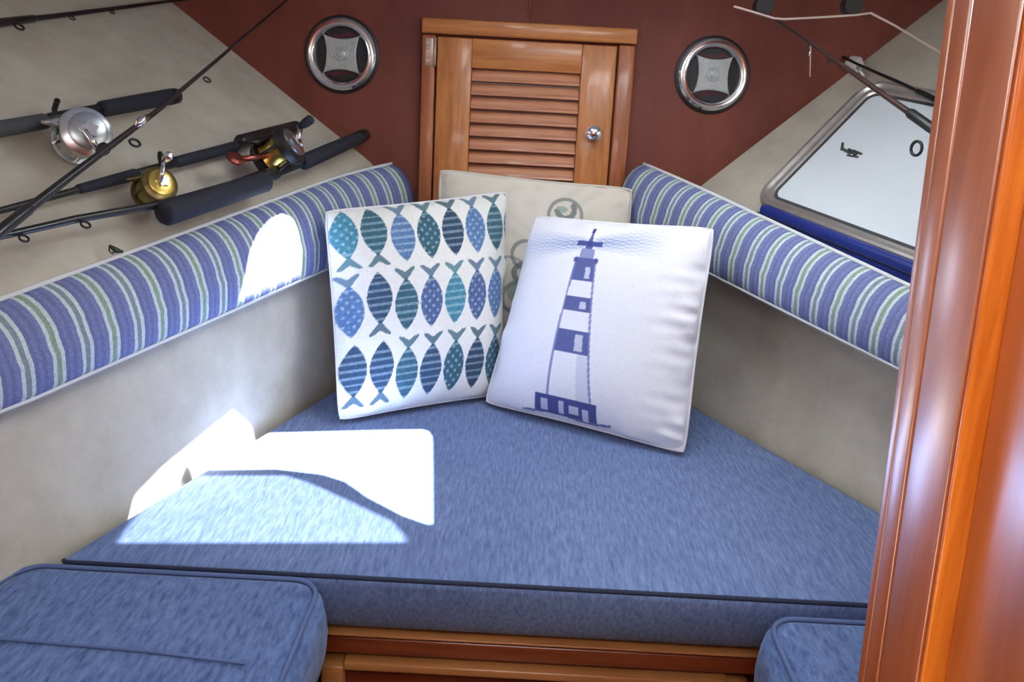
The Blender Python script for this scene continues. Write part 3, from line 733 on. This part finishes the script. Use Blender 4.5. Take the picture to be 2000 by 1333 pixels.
# --- fishing rods
def reel(rod, c, x, n, s, body, side, scale=1., tiltk=.35, knobm=None, xt=0., spool=None, hd=(1, 1)):
    """round reel: x along the rod, n out from the hull, s = +-1 side it hangs on"""
    y = nrm(np.cross(n, x)); y = y if y[2] < 0 else -y       # towards the shelf
    ax = nrm(n+y*tiltk+x*xt); xx = nrm(x-ax*(x@ax)); yy = nrm(np.cross(ax, xx))
    k = scale
    rl = lathe('reel', [(.008*k, -.020*k), (.020*k, -.021*k), (.0225*k, -.018*k), (.0225*k, -.013*k), (.012*k, -.012*k), (.012*k, .012*k), (.0225*k, .013*k), (.0235*k, .016*k), (.0225*k, .021*k), (.016*k, .024*k), (.006*k, .025*k)], c, xx, yy, ax, body, rod, 32, 30)
    lathe('spool', [(.0175*k, -.0115*k), (.0185*k, -.010*k), (.0165*k, -.006*k), (.0165*k, .006*k), (.0185*k, .010*k), (.0175*k, .0115*k)], c, xx, yy, ax, spool or M['line'], rl, 28)
    for q in range(5):
        a = q*1.2566+.4; p = c+(xx*math.cos(a)+yy*math.sin(a))*.0205*k
        tube('pillar', [p-ax*.013*k, p+ax*.013*k], .0018*k, body, rl, 8)
    lathe('side_plate', [(.0165*k, .0235*k), (.017*k, .026*k), (.014*k, .0275*k), (.005*k, .028*k)], c, xx, yy, ax, side, rl, 28)
    st = []
    for q in range(10):
        a = q*math.pi/5; r_ = (.0085 if q % 2 == 0 else .0055)*k; st.append((xx*math.cos(a)+yy*math.sin(a))*r_)
    vs_ = [c+p+ax*.029*k for p in st]+[c+p+ax*.032*k for p in st]
    fixn(mesh('star_drag', vs_, [tuple(range(10)), tuple(range(10, 20))]+[(i, (i+1) % 10, 10+(i+1) % 10, 10+i) for i in range(10)], M['chrome'], rl, smooth=False))
    h0, h1 = c+ax*.034*k-xx*.006*k, c+ax*.036*k+xx*.020*k*hd[0]+yy*.022*k*hd[1]
    tube('handle', [h0, (h0+h1)/2+ax*.002, h1], [.0028*k, .0032*k, .0026*k], M['chrome'], rl, 8)
    lathe('handle_knob', [(.003*k, 0), (.0045*k, .004*k), (.0055*k, .010*k), (.0055*k, .016*k), (.003*k, .0185*k), (0, .019*k)], h1, xx, yy, ax, knobm or M['black'], rl, 16)
    foot = c-y*.026*k
    tube('reel_foot', [foot-x*.022*k, foot-x*.008*k+y*.004*k, foot+x*.008*k+y*.004*k, foot+x*.022*k], [.002, .0045*k, .0045*k, .002], body, rl, 8)
    return rl
def guide(rod, p, x, n, r, down=1):
    y = nrm(np.cross(n, x)); y = y if y[2] < 0 else -y
    y = y*down
    c = p+y*(r*1.9)
    g = tube('guide', [c+(y*math.cos(a)+x*math.sin(a))*r for a in np.linspace(0, 2*math.pi, 19)[:-1]], r*.26, M['black'], rod, 6, closed=True)
    tube('guide_foot', [p-x*r*1.2, p+y*r*.8, c-y*r], r*.16, M['steel'], g, 6)
def rod_pts(f, pix, d): return [f(u, v, d) for u, v in pix]
def seg(name, a, b_, r0, r1, mat, rod, n=12, round_end=True):
    L = np.linalg.norm(b_-a); d = (b_-a)/L; e = min(.006, L*.1)
    pts = [a, a+d*e, b_-d*e, b_]; rr_ = [r0*.8, r0, r1, r1*.8]
    return tube(name, pts, rr_, mat, rod, n)
G_L = 'fishing rods stowed on the left hull'
def fishing_rod(label, f, n, d, blank, rads, grips, guides, mat, group, gdown=1):
    P = rod_pts(f, blank, d); x = nrm(P[-1]-P[0])
    if f in (onL, globals().get('onC')): P = [P[0]-nrm(P[1]-P[0])*.42]+P; rads = [max(.003, 2*rads[0]-rads[1])]+list(rads)
    rod = thing('fishing_rod', P[0]*.5+P[-1]*.5, label, 'fishing rod', group)
    tube('blank', P, rads, mat, rod, 10)
    for nm, q0, q1, r0, r1, gm in grips: seg(nm, f(*q0, d), f(*q1, d), r0, r1, gm, rod)
    for (u, v), r in guides: guide(rod, f(u, v, d), x, n, r, gdown)
    return rod, x
# top rod along the upper edge
fishing_rod('thin black rod with small guides at the top left, highest on the left hull', onL, LHN, .03,
            [(-60, 52), (0, 44), (120, 30), (260, 12), (380, -4)], [.0062, .0058, .0050, .0040, .0030], [('foregrip', (-60, 52), (70, 36), .0085, .0070, M['graphite'])],
            [((25, 42), .0075), ((132, 28), .0055), ((212, 18), .0048)], M['graphite'], G_L)
# rod with silver reel
rod, x = fishing_rod('rod with round silver reel and grey-blue grips at the left edge', onL, LHN, .035,
            [(-90, 268), (0, 250), (110, 228), (220, 206), (340, 186)], [.007, .007, .007, .007, .007],
            [('foregrip', (-90, 268), (92, 236), .0135, .0125, M['greygrip']), ('reel_seat', (92, 232), (205, 210), .0085, .0085, M['black']), ('rear_grip', (196, 214), (338, 188), .0145, .0155, M['navygrip']), ('butt_cap', (330, 190), (346, 187), .0158, .0150, M['black'])],
            [], M['graphite'], G_L)
reel(rod, onL(158, 268, .055), x, LHN, 1, M['silver'], M['brushed'], 1.75, .55, M['black'], -.55, M['silver'], (-.2, -1))
tube('trigger', [onL(112, 232, .035), onL(106, 214, .037), onL(112, 196, .040)], [.0055, .0045, .005], M['black'], rod, 8)
# gold reel rod
rod, x = fishing_rod('rod with small gold reel and slim navy grip, middle of the left stack', onL, LHN, .030,
            [(-60, 428), (0, 412), (160, 369), (330, 322), (470, 284), (575, 254)], [.0045, .005, .006, .0065, .0065, .0065],
            [('foregrip', (150, 371), (268, 340), .008, .0105, M['navygrip']), ('reel_seat', (262, 341), (345, 318), .0078, .0078, M['black']), ('rear_grip', (340, 318), (462, 286), .0105, .011, M['navygrip']), ('butt_grip', (466, 278), (574, 250), .0145, .0150, M['graphite']), ('butt_cap', (568, 252), (580, 249), .0155, .0150, M['black'])],
            [((28, 404), .006)], M['graphite'], G_L)
reel(rod, onL(300, 370, .052), x, LHN, 1, M['golddark'], M['gold'], 1.3, .40, M['chrome'], -.3, M['line'], (.6, 1))
tube('trigger', [onL(318, 326, .03), onL(314, 306, .034), onL(312, 298, .036)], [.006, .006, .004], M['black'], rod, 8)
# lower rod with the red and black reel
rod, x = fishing_rod('rod with red and black reel and thick navy grip just above the left bolster', onL, LHN, .060,
            [(-60, 474), (0, 462), (150, 428), (300, 402), (420, 372), (560, 322), (705, 262)], [.0045, .005, .006, .0065, .007, .007, .007],
            [('foregrip', (318, 418), (520, 354), .0215, .0195, M['navygrip']), ('reel_seat', (515, 345), (600, 312), .011, .011, M['black']), ('butt_grip', (590, 318), (704, 268), .0165, .0150, M['navygrip']), ('butt_cap', (698, 270), (714, 263), .0155, .0145, M['black'])],
            [((35, 455), .006), ((155, 428), .0065)], M['graphite'], G_L)
reel(rod, onL(540, 302, .080), x, LHN, 1, M['black'], M['brushed'], 1.75, .30, M['navygrip'], .3, M['gold'], (.8, .6))
rl = rod.children[-1]
lathe('clicker', [(.016, 0), (.017, .004), (.013, .009), (0, .011)], onL(458, 312, .075), x, nrm(np.cross(LHN, x)), LHN, M['redmetal'], rl, 20)
tube('line_guide', [onL(460, 312, .075), onL(500, 308, .082), onL(540, 296, .082)], .006, M['redmetal'], rl, 8)
# long thin rod crossing the others
ca, cb = onL(-60, 500, .10), hit(570, -8, (0, 1, 0), (0, 1.97, 0))
CN = nrm(np.cross(cb-ca, nrm(np.cross(LHN, cb-ca)))); CN = CN if CN@LHN > 0 else -CN
def onC(u, v, d=0.): return hit(u, v, CN, ca+CN*d)
rod, x = fishing_rod('long slim black rod running diagonally across the other rods', onC, CN, .0,
            [(-60, 500), (0, 452), (150, 335), (300, 222), (430, 112), (570, -8)], [.0075, .0072, .0058, .0044, .0032, .0022],
            [('foregrip', (-60, 500), (60, 405), .0085, .0078, M['graphite'])],
            [((246, 268), .0078), ((393, 148), .006)], M['graphite'], G_L)
tube('keeper', [onC(262, 250), onC(276, 236, .01), onC(290, 226, .004)], [.003, .0075, .004], M['chrome'], rod, 8)
# lure on the ledge
lu = thing('lure', onL(225, 487, .02), 'tiny dark green lure on the hull above the left bolster', 'lure')
tube('body', [onL(214, 480, .02), onL(226, 489, .022), onL(240, 492, .02)], [.002, .005, .002], M['lure'], lu, 8)
tube('hook', [onL(214, 480, .02), onL(213, 490, .02), onL(219, 496, .02), onL(224, 490, .02)], .0012, M['black'], lu, 6)

# --- rack and rods at the upper right
G_R = 'fishing rods stowed at the upper right'
qa, qb = hit(1488, 22, (0, 1, 0), (0, 1.86, 0)), hit(1900, 306, (0, 1, 0), (0, 1.30, 0))
HN = nrm(np.cross(qb-qa, V(0, 0, 1))); HN = HN if HN[0] < 0 else -HN
def onH(u, v, d=0.): return hit(u, v, HN, qa+HN*d)
rod, x = fishing_rod('dark brown rod with one big guide crossing the pale pane at the upper right', onH, HN, .0,
            [(1488, 22), (1560, 68), (1640, 124), (1730, 188), (1830, 258), (1900, 306)], [.0028, .0035, .0042, .0050, .0060, .0066],
            [('winding', (1775, 219), (1830, 258), .0085, .0085, M['black'])], [((1583, 84), .0045), ((1622, 112), .0042)], M['brown'], G_R)
g = onH(1790, 290, .0)
y_ = nrm(np.cross(HN, x)); y_ = y_ if y_[2] < 0 else -y_
tube('guide', [g+(y_*math.cos(a)+x*math.sin(a))*.0115 for a in np.linspace(0, 2*math.pi, 21)[:-1]], .0026, M['black'], rod, 6, closed=True)
fishing_rod('second dark rod above the pale pane, running behind the jamb', onR, RHN, .035,
            [(1600, 88), (1680, 128), (1760, 163), (1840, 202), (1920, 240)], [.0025, .0032, .0038, .0045, .005],
            [('winding', (1790, 178), (1850, 207), .0068, .0068, M['graphite'])], [], M['graphite'], G_R)
PY = V(0, 1.80, 0)
def onY(u, v): return hit(u, v, (0, 1, 0), PY)
for (u, v), lab in (((1491, 8), 'black rod clip hanging from the deckhead, nearer the speaker'), ((1664, 6), 'black rod clip hanging from the deckhead, nearer the jamb')):
    p = onY(u, v); cl_ = thing('rod_clip', V(p[0], p[1], CZ), lab, 'clip', 'black rod clips overhead')
    box('strap', V(p[0], p[1], (CZ+p[2])/2+.004), E3, (.030, .008, CZ-p[2]-.012), M['black'], cl_, .002)
    lathe('jaw', [(.008, -.016), (.018, -.016), (.019, -.014), (.019, .014), (.018, .016), (.008, .016)], p-V(0, 0, .004), V(1, 0, 0), V(0, 0, 1), V(0, 1, 0), M['black'], cl_, 20)
cord_px = [(1428, 14), (1465, 25), (1505, 37), (1525, 39), (1600, 35), (1665, 31), (1692, 27), (1740, 52), (1790, 82), (1834, 107), (1890, 140)]
o = tube('cord', [onY(*q)-V(0, .022, 0) for q in cord_px], .0024, M['cord'], None, 6); props(o, 'thin pale cord strung through the two black rod clips', 'cord')
hk = thing('line_hook', onH(1583, 96), 'thin pale line hanging from the brown rod at the upper right', 'line')
tube('strand', [onH(1583, 84), onH(1583, 100), onH(1582, 150)], .0011, M['cord'], hk, 6)
tube('clasp', [onH(1582, 98), onH(1582, 110)], .0024, M['chrome'], hk, 6)
cw = thing('pane_clip', onR(1668, 134, .0), 'small white clip at the top corner of the pane frame', 'clip')
box('block', onR(1669, 126, .016), (wS, wU, RB), (.034, .028, .030), M['white'], cw, .005)
tube('pin', [onR(1688, 150, .012), onR(1662, 112, .024)], .004, M['steel'], cw, 8)
